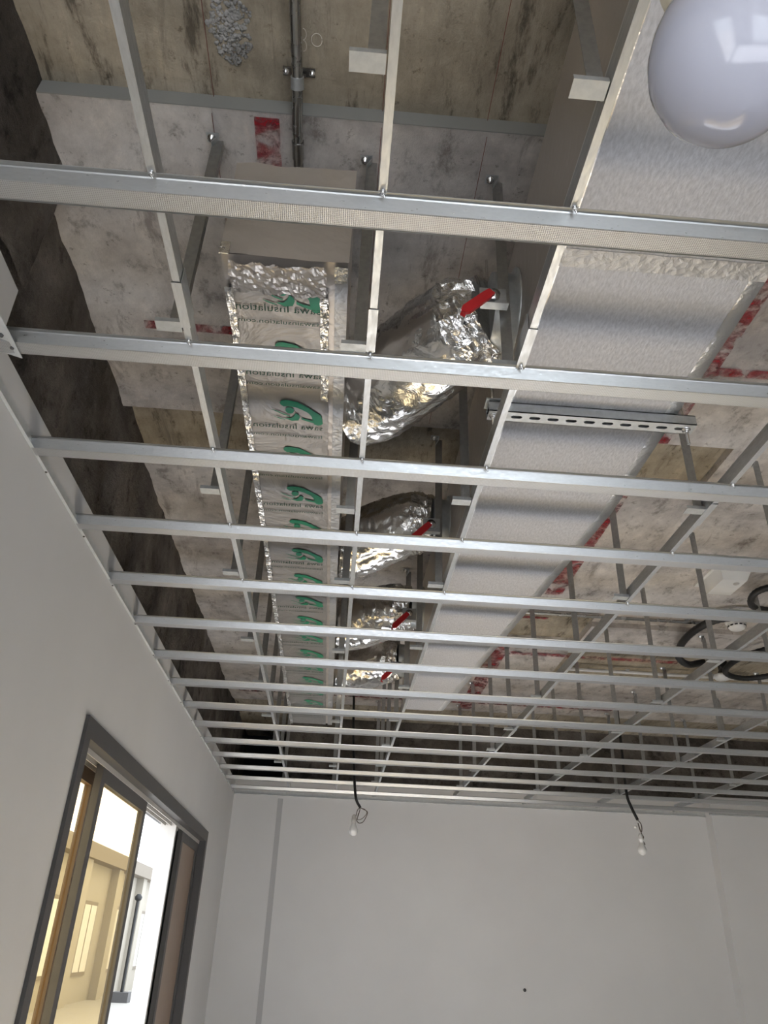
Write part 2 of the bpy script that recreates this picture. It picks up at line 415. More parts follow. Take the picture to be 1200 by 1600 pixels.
# perimeter angles
def wall_angle(name, axis, label):
    b = MB()
    if axis == 'Y':
        b.prism(sheet([(XL+.002, G+.032), (XL+.002, G), (XL+.011, G)], .0012), 'Y', 1.24, YF)
        o = b.build(name, 'angle')
        for y in [1.36+.36*i for i in range(15)]:
            s = MB(); s.lathe((XL+.006, y, G-.0005), [(.0, -.002), (.003, -.0015), (.0035, .001)], 8); s.build('screw', 'frame', o)
    else:
        b.prism(sheet([(YF-.002, G+.032), (YF-.002, G), (YF-.026, G)], -.0012), 'X', XL, 3.12)
        b.prism(sheet([(YF-.117, G+.032), (YF-.117, G), (YF-.141, G)], -.0012), 'X', 3.1, XR)
        o = b.build(name, 'angle')
    struct(o, label)
wall_angle('trim_2', 'Y', 'pale metal wall angle along the left wall')
wall_angle('trim_3', 'X', 'pale metal wall angle along the far wall')
b = MB(); 
b.prism(sheet([(-.815, G+.04), (-.768, G+.012), (-.714, G-.004)], .0015), 'Y', .85, 1.263)
o = tag(b.build('loose_wall_angle', 'angle', None, (-.76, 1.05, G)), 'short loose pale wall angle with screws sticking out beside the left wall', 'wall angle')
for (x, y) in ((-.736, 1.20), (-.726, 1.235), (-.74, 1.15)):
    s = MB(); s.lathe((x, y, G-.001), [(.0, -.003), (.004, -.002), (.005, .003)], 10); s.build('screw', 'frame', o)

# ------------------------------------------------------------------ window
wi = empty('window_1', (XL, 4, -1)); struct(wi, 'grey framed sliding window with amber tinted panes')
F = .058
b = MB(); x0, x1 = XL-.15, XL+.012
b.box(x0, x1, WY0, WY1, WZ1-F, WZ1+.004); b.box(x0, x1, WY0, WY0+F, WZ0, WZ1-F); b.box(x0, x1, WY1-F, WY1, WZ0, WZ1-F); b.box(x0, x1, WY0, WY1, WZ0, WZ0+F)
b.build('window_frame', 'frame', wi)
b = MB()
for dx in (-.030, -.062, -.094): b.box(XL+dx-.004, XL+dx, WY0+F, WY1-F, WZ1-F-.018, WZ1-F)
b.build('track', 'frame_in', wi)
def sash(xc, y0, y1, fmat, gmat, st=.05, tp=.055):
    b = MB(); z1 = WZ1-F-.01; z0 = WZ0+F+.01; d = .013
    b.box(xc-d, xc+d, y0, y0+st, z0, z1); b.box(xc-d, xc+d, y1-st, y1, z0, z1); b.box(xc-d, xc+d, y0+st, y1-st, z1-tp, z1); b.box(xc-d, xc+d, y0+st, y1-st, z0, z0+tp)
    o = b.build('sash', fmat, wi)
    p = MB(); p.box(xc-.003, xc+.003, y0+st, y1-st, z0+tp, z1-tp); p.build('pane', gmat, o)
    return o
sash(XL-.046, 2.93, 3.72, 'frame', 'glass')
sash(XL-.110, 2.56, 3.20, 'stile', 'glass', .16)
sash(XL-.046, 4.72, 5.34, 'frame', 'bronze')
b = MB(); b.box(XL-.12, XL-.034, 4.50, 4.53, WZ0+F, WZ1-F); b.box(XL-.12, XL-.10, 4.53, 5.34, WZ0+F, WZ1-F); b.build('mullion', 'frame_in', wi)

# ------------------------------------------------------------------ outside the window
def tagb(b, name, mat, label, cat, base, group=None): return tag(b.build(name, mat, None, base), label, cat, group)
b = MB(); b.box(-60, -1.1, -10, 90, -1.75, -1.66); struct(b.build('terrace_ground', 'terrace'), 'sunlit pale ground outside the window')
# long facade across the court
bl = empty('facade_building', (-7, 25, -1.66)); tag(bl, 'pale cream building with projecting bands outside the window', 'building')
b = MB(); b.box(-9, -7, 4, 36, -1.66, 2.2); b.build('wall', 'facade', bl)
b = MB(); b.box(-7, -6.6, 4, 36, 1.9, 2.3); b.build('roof_band', 'facade_trim', bl)
for i in range(8):
    y = 6+i*3.8
    b = MB(); b.box(-7.02, -6.96, y, y+1.5, -1.0, .9); o = b.build('window', 'facade_trim', bl)
    b = MB(); b.box(-6.97, -6.95, y+.1, y+.7, -.9, .8); b.box(-6.97, -6.95, y+.8, y+1.4, -.9, .8); b.build('pane', 'frame_in', o)
    b = MB(); b.box(-7, -6.75, y-1.3, y-.7, -1.66, 1.9); b.build('pilaster', 'facade', bl)
b2 = empty('white_building', (-9, 42, -1.66)); tag(b2, 'white low building with columns seen through the open window gap', 'building')
b = MB(); b.box(-16, -2, 44, 50, -1.66, 1.5); b.build('wall', 'facade', b2)
b = MB(); b.box(-16, -2, 41.5, 50, 1.5, 2.0); b.build('roof', 'outwhite', b2)
for i in range(6):
    b = MB(); b.box(-15+2.4*i, -14.4+2.4*i, 41.6, 42.2, -1.66, 1.5); b.build('column', 'outwhite', b2)
b = MB(); b.box(-16, -2, 41.8, 42.0, -1.66, -1.0); b.build('parapet', 'facade_trim', b2)
lp = empty('street_lamp', (-5.9, 27, -1.66)); tag(lp, 'thin black lamp post standing outside the open window gap', 'street lamp')
b = MB(); b.tube([(-5.9, 27, -1.66), (-5.9, 27, 1.0)], .05, 8); b.build('pole', 'black', lp)
b = MB(); b.lathe((-5.9, 27, 1.0), [(.04, 0), (.10, .04), (.12, .12), (.05, .2)], 10); b.build('lamp_head', 'black', lp)
b = MB(); b.box(-6.15, -5.65, 26.75, 27.25, -1.66, -1.4); b.build('base', 'frame', lp)

# ------------------------------------------------------------------ furring channels
NF = 15
fur_y = [.8445+.3905*k for k in range(NF)]
X0, X1 = XL+.004, XR-.02
def fur_mesh():
    b = MB(); t = .0009
    near = [(-.038, .0205), (-.037, .0225), (-.029, .0225), (-.0272, .0205), (-.0178, .0006)]
    far = [(-y, z) for y, z in reversed(near)]
    b.prism(sheet(near, t), 'X', X0, X1); b.prism(sheet(far, t), 'X', X0, X1)
    return b
me_f = fur_mesh().mesh('furring_channel', 'galv')
b = MB(); b.prism(sheet([(-.0178, 0), (-.0160, -.0004), (.0160, -.0004), (.0178, 0)], .0009), 'X', X0, X1); me_k = b.mesh('knurled_face', 'knurl')
carr_x = [-.360, .015, .333, .975, 1.560, 2.170, 2.813]
b = MB(); b.tube([(0, -.040, .021), (0, -.041, .014), (.004, -.036, .010)], .0016, 5); b.lathe((0, -.0385, .019), [(.0, -.005), (.004, -.004), (.0045, .003)], 8); me_tie = b.mesh('tie_screw', 'bolt')
for k, y in enumerate(fur_y):
    o = bpy.data.objects.new('furring_channel', me_f); col.objects.link(o); o.location = (0, y, G+EYE)
    if k == 0: lab = 'galvanised ceiling channel closest to the camera, crossing the top of the picture'
    elif k == NF-1: lab = 'galvanised ceiling channel farthest from the camera, right beside the far wall'
    else: lab = '%s galvanised ceiling channel counted from the camera, running left to right' % ORD[k]
    tag(o, lab, 'ceiling channel', 'galvanised furring channels across the room')
    c = bpy.data.objects.new('knurled_face', me_k); col.objects.link(c); c.parent = o
    for x in carr_x:
        if k < 5:
            t = bpy.data.objects.new('tie_screw', me_tie); col.objects.link(t); t.parent = o; t.location = (x, 0, 0)
# nearest channel seam: cut-out where two lengths overlap
# ------------------------------------------------------------------ carriers and hangers
CW, CH = .014, .040
cname = ['left of the green-printed duct', 'between the printed duct and the wide silver duct', 'along the left edge of the wide silver duct',
         'first right of the wide silver duct', 'second right of the wide silver duct',
         'third right of the wide silver duct', 'fourth right of the wide silver duct']
hname = ['left of the green-printed duct', 'between printed duct and wide silver duct', 'at the left edge of the wide silver duct',
         'one row right of the wide silver duct', 'two rows right of the wide silver duct', 'three rows right of the wide silver duct', 'four rows right of the wide silver duct']
b = MB(); b.prism(sheet([(CW/2, CH-.001), (CW/2, 0), (-CW/2, 0), (-CW/2, CH-.001)], -.0012), 'Y', .0, 6.30)
me_c = b.mesh('carrier_channel', 'carrier')
b = MB(); b.prism(sheet([(CW/2+.0025, CH), (CW/2+.0025, -.0022), (-CW/2-.0025, -.0022), (-CW/2-.0025, CH)], -.0012), 'Y', -.06, .06); me_sp = b.mesh('splice_sleeve', 'carrier')
# hanger: an L-angle strip, foot cleat, top clip with bolt (local z 0 = carrier underside)
def hanger_meshes():
    L = SL-HC
    b = MB(); b.prism(sheet([(-.013, 0), (.012, 0), (.012, .020)], .0014), 'Z', .004, L-.02); strip = b.mesh('ceiling_hanger', 'hanger')
    b = MB(); b.prism(sheet([(-.013, .010), (-.013, 0), (.016, 0)], .0014), 'X', -.038, .014); cleat = b.mesh('cleat', 'bracket')
    b = MB(); b.prism(sheet([(-.012, L-.045), (.0, L-.020), (.0, L-.008), (-.030, L-.008)], .0016), 'Y', -.012, .014); clip = b.mesh('top_clip', 'bracket')
    b = MB(); b.lathe((-.018, .0, L-.020), [(.0, -.002), (.006, -.001), (.007, .004), (.010, .005), (.011, .010)], 8); bolt = b.mesh('bolt', 'bolt')
    return strip, cleat, clip, bolt
HS, HCL, HTC, HB = hanger_meshes()
h_y = {0: [1.16, 1.80, 2.33, 2.97, 3.55, 4.15, 4.75, 5.35, 5.95], 1: [.60, 1.185, 1.86, 2.345, 3.05, 3.62, 4.2, 4.8, 5.4, 6.0],
       2: [.61, 1.21, 1.77, 2.33, 2.95, 3.5, 4.1, 4.7, 5.3, 5.9], 3: [1.735, 2.335, 2.88, 3.54, 4.16, 4.67, 5.3, 5.9],
       4: [2.32, 2.90, 3.51, 4.1, 4.7, 5.3, 5.9], 5: [2.95, 3.52, 4.15, 4.75, 5.3, 5.9], 6: [3.55, 4.15, 4.75, 5.35, 5.95]}
for i, x in enumerate(carr_x):
    o = bpy.data.objects.new('carrier_channel', me_c); col.objects.link(o); o.location = (x, .12, HC+EYE)
    tag(o, 'slim carrier channel running into the room, ' + cname[i], 'carrier channel', 'carrier channels above the ceiling channels')
    for ys in {0: [1.10], 1: [1.13], 2: [1.15], 3: [1.75, 4.2], 4: [3.6], 5: [4.6]}.get(i, []):
        s = bpy.data.objects.new('splice_sleeve', me_sp); col.objects.link(s); s.parent = o; s.location = (0, ys-.12, 0)
    e = MB(); e.prism(sheet([(0, .03), (0, 0), (.016, 0)], .0014), 'Y', 6.34-.12, 6.42-.12); e.box(-.016, .0, 6.385-.12, 6.42-.12, -.004, .022)
    eo = bpy.data.objects.new('end_bracket', e.mesh('end_bracket', 'bracket')); col.objects.link(eo); eo.parent = o; eo.location = (-.012, 0, -.012)
    for j, y in enumerate(h_y[i]):
        h = bpy.data.objects.new('ceiling_hanger', HS); col.objects.link(h); h.location = (x-CW/2-.0165, y, HC+EYE)
        tag(h, '%s hanger strip from camera, row %s' % (ORD[j], hname[i]), 'hanger', 'galvanised hanger strips from the slab')
        for nm, me in (('cleat', HCL), ('top_clip', HTC), ('bolt', HB)):
            q = bpy.data.objects.new(nm, me); col.objects.link(q); q.parent = h

# ------------------------------------------------------------------ wide silver duct
DB, DT, DXL, DXR = 1.18, 1.50, .352, .792
md = empty('air_duct', (.57, 2, DB)); tag(md, 'wide silver insulated duct with flat pale underside running down the room', 'duct')
def taper(y): return DXR if y < 1.95 else DXR + (.585-DXR)*(y-1.95)/(4.25-1.95)
YD = [-.6, 1.0, 1.95, 4.25]
for a in range(len(YD)-1):
    y0, y1 = YD[a], YD[a+1]; xr0, xr1 = taper(y0), taper(y1); g = 0
    b = MB(); n = 10; vs = []
    P = lambda x, y, z: (x, y, z)
    b.add([(DXL, y0+g, DB), (xr0, y0+g, DB), (xr1, y1-g, DB), (DXL, y1-g, DB), (DXL, y0+g, DB+.022), (xr0, y0+g, DB+.022), (xr1, y1-g, DB+.022), (DXL, y1-g, DB+.022)],
          [(0, 1, 2, 3), (4, 7, 6, 5), (0, 4, 5, 1), (1, 5, 6, 2), (2, 6, 7, 3), (3, 7, 4, 0)])
    b.build('bottom_panel', 'panel', md)
    b = MB(); b.box(DXL, DXL+.02, y0+g, y1-g, DB+.022, DT); b.build('side_panel', 'dullfoil', md)
    b = MB(); b.add([(xr0-.02, y0, DB+.022), (xr0, y0, DB+.022), (xr1, y1, DB+.022), (xr1-.02, y1, DB+.022), (xr0-.02, y0, DT), (xr0, y0, DT), (xr1, y1, DT), (xr1-.02, y1, DT)],
          [(0, 1, 2, 3), (4, 7, 6, 5), (0, 4, 5, 1), (1, 5, 6, 2), (2, 6, 7, 3), (3, 7, 4, 0)]); b.build('side_panel', 'dullfoil', md)
b = MB(); b.add([(DXL, -.6, DT), (DXR, -.6, DT), (DXR, 1.95, DT), (.585, 4.25, DT), (DXL, 4.25, DT)], [(0, 1, 2, 3, 4)]); b.build('top_panel', 'dullfoil', md)
b = MB(); b.box(DXL, .585, 4.23, 4.25, DB+.022, DT); b.build('end_panel', 'dullfoil', md)
# foil tape along the edges
def tape_strip(pts, wdt, side, name='edge_tape'):
    b = MB(); vs = []; fs = []
    n = 0
    for i in range(len(pts)-1):
        (xa, ya), (xb, yb) = pts[i], pts[i+1]; m_ = max(2, int((yb-ya)/.03))
        for k in range(m_):
            t = k/m_; x = xa+(xb-xa)*t; y = ya+(yb-ya)*t; j = .0012*noise.noise(Vector((y*9, side, 3)))
            zz = DB-.0008-.0006*abs(noise.noise(Vector((y*30, side, 1))))
            vs += [(x, y, zz), (x-side*(wdt+j), y, zz), (x+side*.0015, y, DB+.02)]; n += 1
    for i in range(n-1): fs += [(3*i, 3*i+1, 3*i+4, 3*i+3), (3*i, 3*i+3, 3*i+5, 3*i+2)]
    b.add(vs, fs, True); b.build(name, 'tape', md)
tape_strip([(DXR, -.5), (DXR, 1.95), (.585, 4.25)], .032, 1); tape_strip([(DXL, -.5), (DXL, 4.25)], .024, -1)
b = MB(); vs = []; fs = []
for i in range(41):
    x = DXL+(DXR-DXL)*i/40
    for j, dy in enumerate((-.022, -.008, .008, .022)): vs.append((x, 1.0+dy+.003*noise.noise(Vector((x*20, j, 0))), DB-.0010-.0006*abs(noise.noise(Vector((x*40, j*3, 2))))))
for i in range(40):
    for j in range(3): fs.append((4*i+j, 4*i+4+j, 4*i+5+j, 4*i+1+j))
b.add(vs, fs, True); b.build('seam_tape', 'profile', md)
# slotted strut under the duct with threaded rods
st = empty('support_strut', (.57, 1.50, DB-.03)); tag(st, 'slotted galvanised strut rail carrying the wide silver duct', 'strut rail')
sx0, sx1, sy0, sy1, sz = .318, .838, 1.455, 1.495, DB-.030
b = MB()
pitch, sl, sw = .0458, .0275, .011
xs = [sx0+.012+pitch*i for i in range(int((sx1-sx0-.02)/pitch)+1)]
# bottom web of the rail with real slots
def slot_plate(b, x0, x1, y0, y1, z0, z1, slots, hy, hl):
    ym = (y0+y1)/2; cur = x0
    b.box(x0, x1, y0, ym-hy, z0, z1); b.box(x0, x1, ym+hy, y1, z0, z1)
    for s0 in slots:
        b.box(cur, s0, ym-hy, ym+hy, z0, z1); cur = s0+hl
        for sgn in (-1, 1):          # round the slot ends a little
            for e, dx in ((s0, 1), (s0+hl, -1)):
                b.prism([(e, ym+sgn*hy), (e, ym+sgn*hy*.3), (e+dx*hy*.7, ym+sgn*hy)], 'Z', z0, z1)
    b.box(cur, x1, ym-hy, ym+hy, z0, z1)
slot_plate(b, sx0, sx1, sy0, sy1, sz, sz+.0022, [x for x in xs if x+sl < sx1-.004], sw/2, sl)
b.box(sx0, sx1, sy0, sy0+.0022, sz, DB-.001); b.box(sx0, sx1, sy1-.0022, sy1, sz, DB-.001)
b.box(sx0, sx1, sy0, sy0+.009, DB-.0032, DB-.001); b.box(sx0, sx1, sy1-.009, sy1, DB-.0032, DB-.001)
b.build('slotted_rail', 'bracket', st)
b = MB(); b.box(sx0, sx1, sy0+.006, sy1-.006, sz+.014, sz+.015); b.build('rail_shade_sheet', 'black', st)  # black sheet stands in for the shade inside the slotted rail
for x in (.332, .818):
    b = MB(); b.tube([(x, 1.475, sz-.045), (x, 1.475, SL)], .0042, 8); o = b.build('threaded_rod', 'bolt', st)
    b = MB(); b.lathe((x, 1.475, sz-.009), [(.0075, 0), (.0075, .007), (.012, .0072), (.012, .009)], 6); b.build('nut', 'bolt', o)
b = MB(); b.box(.312, .352, 1.455, 1.495, DB+.005, DB+.009); b.build('washer_plate', 'bracket', st)

# ------------------------------------------------------------------ printed duct on the left
PB, PT, PX0, PX1, PY0, PY1 = 1.20, 1.465, -.302, -.040, 1.075, 4.76
pd = empty('printed_duct', (-.17, 2.9, PB)); tag(pd, 'foil wrapped duct with green printed film on its underside and a dull near end', 'duct')
b = MB(); b.box(PX0+.002, PX1-.002, PY0+.004, PY1, PB+.004, PT); b.build('duct_body', 'dullfoil', pd)
def crumple(name, mat, x0, x1, y0, y1, nx, ny, z, amp, fx=16, fy=16, edge=0, smooth=True, ridge=False, seed=0):
    b = MB(); vs = []; fs = []
    for i in range(nx+1):
        for j in range(ny+1):
            x = x0+(x1-x0)*i/nx; y = y0+(y1-y0)*j/ny
            h = noise.fractal(Vector((x*fx, y*fy, seed)), 1, 2, 4)
            if ridge: h = 1-2*abs(h)
            h2 = edge*noise.noise(Vector((y*25+seed, x*25, 9)))
            vs.append((x + (h2 if i in (0, nx) else 0), y + (h2 if j in (0, ny) else 0), z - .002 - amp*(.5+.5*h)))
    for i in range(nx):
        for j in range(ny): fs.append((i*(ny+1)+j, (i+1)*(ny+1)+j, (i+1)*(ny+1)+j+1, i*(ny+1)+j+1))
    b.add(vs, fs, smooth); return b.build(name, mat, pd)
crumple('printed_film', 'film', -.292, -.082, 1.155, PY1, 16, 260, PB+.002, .003, 9, 7)
crumple('foil_fold', 'foil', -.300, -.283, 1.16, PY1, 4, 240, PB, .006, 40, 55, .003, False, True, 2)
crumple('foil_fold', 'foil', -.098, -.080, 1.17, 1.52, 4, 30, PB, .007, 40, 45, .003, False, True, 5)
crumple('foil_fold', 'film', -.096, -.080, 1.52, PY1, 4, 200, PB, .003, 40, 45, .002, True, True, 6)
crumple('foil_flap', 'dullfoil', -.285, -.085, 1.085, 1.165, 40, 18, PB, .016, 30, 40, .006, False, True, 8)
crumple('edge_lip', 'dullfoil', -.081, -.068, 1.09, PY1, 2, 60, PB+.008, .001)
crumple('edge_profile', 'profile', -.068, -.041, 1.085, PY1, 3, 120, PB-.001, .0015, 30, 12, .001)
crumple('foil_patch', 'foil', -.068, -.042, 1.082, 1.125, 8, 12, PB-.003, .004, 60, 60, .002, False, True, 3)
# near end face with a crumpled top edge
b = MB(); vs = []; fs = []; nx, nz = 26, 22
for i in range(nx+1):
    for k in range(nz+1):
        x = PX0+(PX1-PX0)*i/nx; z = PB+(PT+.01-PB)*k/nz
        a = .004*noise.fractal(Vector((x*12, 4, z*12)), 1, 2, 3)
        top = (.006*noise.noise(Vector((x*18, 1, 2))) if k == nz else 0)
        vs.append((x, PY0+a - .01*(k/nz)**3, z+top))
for i in range(nx):
    for k in range(nz): fs.append((i*(nz+1)+k, (i+1)*(nz+1)+k, (i+1)*(nz+1)+k+1, i*(nz+1)+k+1))
b.add(vs, fs, True); b.build('end_wrap', 'dullfoil', pd)
b = MB()
for (xa, za, xb, zb) in ((-.302, PB, -.282, PB+.05),): b.box(xa, xb, PY0-.004, PY0-.001, PB-.004, PB+.03)
b.build('corner_patch', 'foil', pd)

# printed marks: logo and two lines of mirrored lettering, repeated along the film
SX, SY = .00164/10, .0027/10
def lm(pts): return [((px-690)*SX, (py-800)*SY) for px, py in pts]
def poly(b, pts, z=0): b.add([(x, y, z) for x, y in lm(pts)], [tuple(range(len(pts)))])
def strip(b, A, B, z=0):
    A = lm(A); B = lm(B); n = len(A)
    b.add([(x, y, z) for x, y in A+B], [(i, i+1, n+i+1, n+i) for i in range(n-1)])
b = MB()
strip(b, [(360, 670), (400, 638), (480, 628), (640, 648), (760, 700), (880, 765), (1000, 830), (1030, 900), (1035, 960)],
         [(372, 700), (420, 730), (480, 722), (600, 728), (700, 760), (800, 805), (855, 860), (872, 930), (900, 985)])
poly(b, [(900, 985), (1035, 960), (1000, 990), (950, 997)])
strip(b, [(690, 885), (760, 905), (880, 925)], [(690, 915), (770, 940), (890, 965)])
poly(b, [(510+68*math.cos(a*.4), 785+50*math.sin(a*.4)) for a in range(16)])
strip(b, [(220, 782), (300, 800), (400, 838), (520, 870)], [(225, 788), (300, 815), (400, 855), (505, 882)])
strip(b, [(420, 908), (520, 905), (570, 870), (600, 820)], [(440, 918), (540, 948), (640, 935), (670, 880)])
poly(b, [(600, 820), (670, 880), (650, 845)])
strip(b, [(250, 885), (330, 905), (430, 928)], [(250, 892), (330, 920), (430, 938)])
me_logo = b.mesh('printed_logo', 'green')
def text_mesh(name, s, width, height):
    cu = bpy.data.curves.new(name, 'FONT'); cu.body = s; cu.size = 1; cu.resolution_u = 2
    ob = bpy.data.objects.new('tmp', cu); col.objects.link(ob); bpy.context.view_layer.update()
    me = bpy.data.meshes.new_from_object(ob.evaluated_get(bpy.context.evaluated_depsgraph_get()))
    bpy.data.objects.remove(ob); bpy.data.curves.remove(cu)
    xs = [v.co.x for v in me.vertices]; ys = [v.co.y for v in me.vertices]; k = width/(max(xs)-min(xs)); ky = height/(max(ys)-min(ys)); mn = min(xs)
    for v in me.vertices: v.co = (-(v.co.x-mn)*k, -v.co.y*ky, 0)     # seen from below it reads mirrored, like the film
    me.name = name; me.materials.clear(); me.materials.append(M['ink']); me.update(); return me
me_t1 = text_mesh('printed_lettering', 'sawa Insulation', .185, .021)
me_t2 = text_mesh('printed_lettering', 'lsawainsulation.com', .185, .013)
base = Vector(pd['_base'])
def put(nm, me, x, y, z=PB-.0045):
    o = bpy.data.objects.new(nm, me); col.objects.link(o); o.parent = pd; o.location = Vector((x, y, z))-base; return o
logos = [1.178, 1.365] + [1.577+.2075*i for i in range(15)]
for i, y in enumerate(logos):
    put('printed_logo', me_logo, -.150, y-(.0 if i else .012))
    put('printed_lettering', me_t1, -.094 if i else -.098, y+(.075 if i else .045)); put('printed_lettering', me_t2, -.096, y+(.112 if i else .082))
# ------------------------------------------------------------------ flexible ducts with dampers
def smooth_path(P, n):
    P = [Vector(p) for p in P]; out = []
    Q = [P[0]*2-P[1]] + P + [P[-1]*2-P[-2]]
    for i in range(1, len(Q)-2):
        for k in range(n):
            t = k/n; a, b_, c, d = Q[i-1], Q[i], Q[i+1], Q[i+2]
            out.append(.5*((2*b_)+(c-a)*t+(2*a-5*b_+4*c-d)*t*t+(3*b_-a-3*c+d)*t**3))
    out.append(P[-1]); return out
def crumpled_tube(path, rad, nseg, amp, f, seed, wr=1.0):
    b = MB(); vs = []; fs = []; ref = None; n = len(path); L = 0
    for i, p in enumerate(path):
        d = (path[min(i+1, n-1)]-path[max(i-1, 0)]).normalized()
        if ref is None: ref = Vector((0, 0, 1))
        ref = (ref-d*ref.dot(d)).normalized(); q = d.cross(ref)
        if i: L += (path[i]-path[i-1]).length
        rr = rad(i/(n-1))
        for k in range(nseg):
            a = 2*math.pi*k/nseg; u = Vector((math.cos(a)*1.0, math.sin(a)*1.0, 0))
            h1 = noise.noise(Vector((u.x*f*2.2+seed, u.y*f*2.2, L*f*3.0+math.sin(a)*2)))
            h2 = 1-2*abs(noise.noise(Vector((u.x*f*4+seed, u.y*f*4, L*f*22+a*1.2))))
            h3 = noise.noise(Vector((u.x*9+seed, u.y*9, L*60)))
            r_ = rr + amp*(h1*.9 + h2*.5*wr + h3*.3)
            vs.append(p + r_*(math.cos(a)*ref + math.sin(a)*q))
    for i in range(n-1):
        for k in range(nseg): fs.append((i*nseg+k, i*nseg+(k+1) % nseg, (i+1)*nseg+(k+1) % nseg, (i+1)*nseg+k))
    b.add(vs, fs, True); b.add(vs[:nseg], [tuple(range(nseg))]); b.add(vs[-nseg:], [tuple(range(nseg))])
    return b
flex = [
    ([(.315, 1.315, 1.335), (.22, 1.40, 1.335), (.11, 1.55, 1.33), (.035, 1.655, 1.325), (-.037, 1.685, 1.32)], .118, 'nearest of the four crumpled foil flexible ducts between the two long ducts', True),
    ([(.315, 2.42, 1.37), (.22, 2.45, 1.375), (.10, 2.52, 1.355), (.01, 2.58, 1.33), (-.037, 2.58, 1.33)], .110, 'second nearest crumpled foil flexible duct between the two long ducts', True),
    ([(.315, 3.22, 1.36), (.22, 3.25, 1.36), (.10, 3.32, 1.34), (.01, 3.38, 1.33), (-.037, 3.38, 1.33)], .112, 'third crumpled foil flexible duct counted from the camera', True),
    ([(.315, 3.92, 1.35), (.22, 3.95, 1.35), (.10, 4.03, 1.335), (.01, 4.10, 1.33), (-.037, 4.10, 1.33)], .110, 'farthest of the four crumpled foil flexible ducts between the long ducts', True)]
for k, (pts, r0, lab, lev) in enumerate(flex):
    fx = empty('flexible_duct', pts[2]); tag(fx, lab, 'flexible duct', 'foil flexible ducts between the long ducts')
    path = smooth_path(pts, 22)
    # hose from just past the damper to the printed duct
    i0 = 14
    b = crumpled_tube(path[i0:], lambda t: r0*(.98+.13*math.sin(t*3.0)-.05*t), 72, .010, 1.3, k*7.3); b.build('hose', 'flexfoil', fx)
    # foil-taped neck
    b = crumpled_tube(path[2:i0+4], lambda t: r0*(.80+.22*t), 48, .014, 2.6, k*3.7+1, 1.4); o = b.build('taped_neck', 'foil', fx)
    for p in o.data.polygons: p.use_smooth = (p.index % 3 == 0)
    sx, sy, szc = pts[0]
    b = MB(); b.lathe((sx-.02, sy, szc), [(r0*.80, 0), (r0*.80, .052), (r0*.93, .053), (r0*.93, .0565)], 32, 'X'); b.build('spigot', 'bracket', fx)
    # damper plate, pivot and red lever (on the near lower side of the neck)
    b = MB(); b.box(sx-.065, sx-.005, sy-r0*.93-.012, sy-r0*.93-.009, szc-.108, szc-.048); b.box(sx-.065, sx-.005, sy-r0*.93-.03, sy-r0*.93-.009, szc-.110, szc-.107); b.build('damper_plate', 'bracket', fx)
    yb = sy-r0*.93-.012
    b = MB(); b.lathe((sx-.037, yb-.018, szc-.074), [(.0, 0), (.008, .001), (.009, .006), (.016, .007), (.017, .018)], 14, 'Y'); b.build('pivot_nut', 'bolt', fx)
    b = MB(); c0 = Vector((sx-.042, yb-.020, szc-.080)); c1 = c0+Vector((-.066, -.004, -.072)); d = (c1-c0).normalized(); q = d.cross(Vector((0, 1, 0))).normalized()
    prof = [(0, .009), (.02, .011), (.085, .012), (.097, .006)]
    vs = []
    for (t, wd) in prof:
        p = c0+d*t
        for sgn, yy in ((-1, -.004), (1, -.004), (1, .004), (-1, .004)): vs.append(p+q*wd*sgn+Vector((0, yy, 0)))
    fs = [(0, 1, 2, 3), (12, 15, 14, 13)]
    for i in range(3):
        for e in range(4): fs.append((4*i+e, 4*i+(e+1) % 4, 4*i+4+(e+1) % 4, 4*i+4+e))
    b.add(vs, fs); o = b.build('lever', 'redp', fx); o['label'] = 'red damper lever'
    b = MB(); b.tube([c1, c1+Vector((-.004, -.006, -.012)), c1+Vector((.004, -.006, -.016))], .004, 6); b.build('lever_lock', 'redp', fx)

# ------------------------------------------------------------------ steel conduit on the slab
cd = empty('conduit', (-.19, .9, SL)); tag(cd, 'steel conduit pipe with a saddle clamp running along the slab', 'conduit')
b = MB(); b.tube([(-.189, -.5, 1.695), (-.189, 1.0, 1.695), (-.189, 1.045, 1.685), (-.190, 1.09, 1.675), (-.190, 1.6, 1.675)], .0125, 14); b.build('pipe', 'steel_tube', cd)
b = MB(); b.tube([(-.189, .995, 1.695), (-.189, 1.02, 1.69)], .0155, 14); b.build('saddle', 'bracket', cd)
b = MB(); b.box(-.226, -.152, .998, 1.018, SL+.034, SL+.038); b.build('saddle_plate', 'steel_tube', cd)
for x in (-.219, -.159):
    b = MB(); b.lathe((x, 1.008, SL+.026), [(.0, 0), (.006, .002), (.008, .008)], 10); b.build('saddle_bolt', 'bolt', cd)
b = MB(); b.tube([(-.190, 1.14, 1.675), (-.190, 1.185, 1.675)], .0150, 14); b.build('coupling', 'steel_tube', cd)

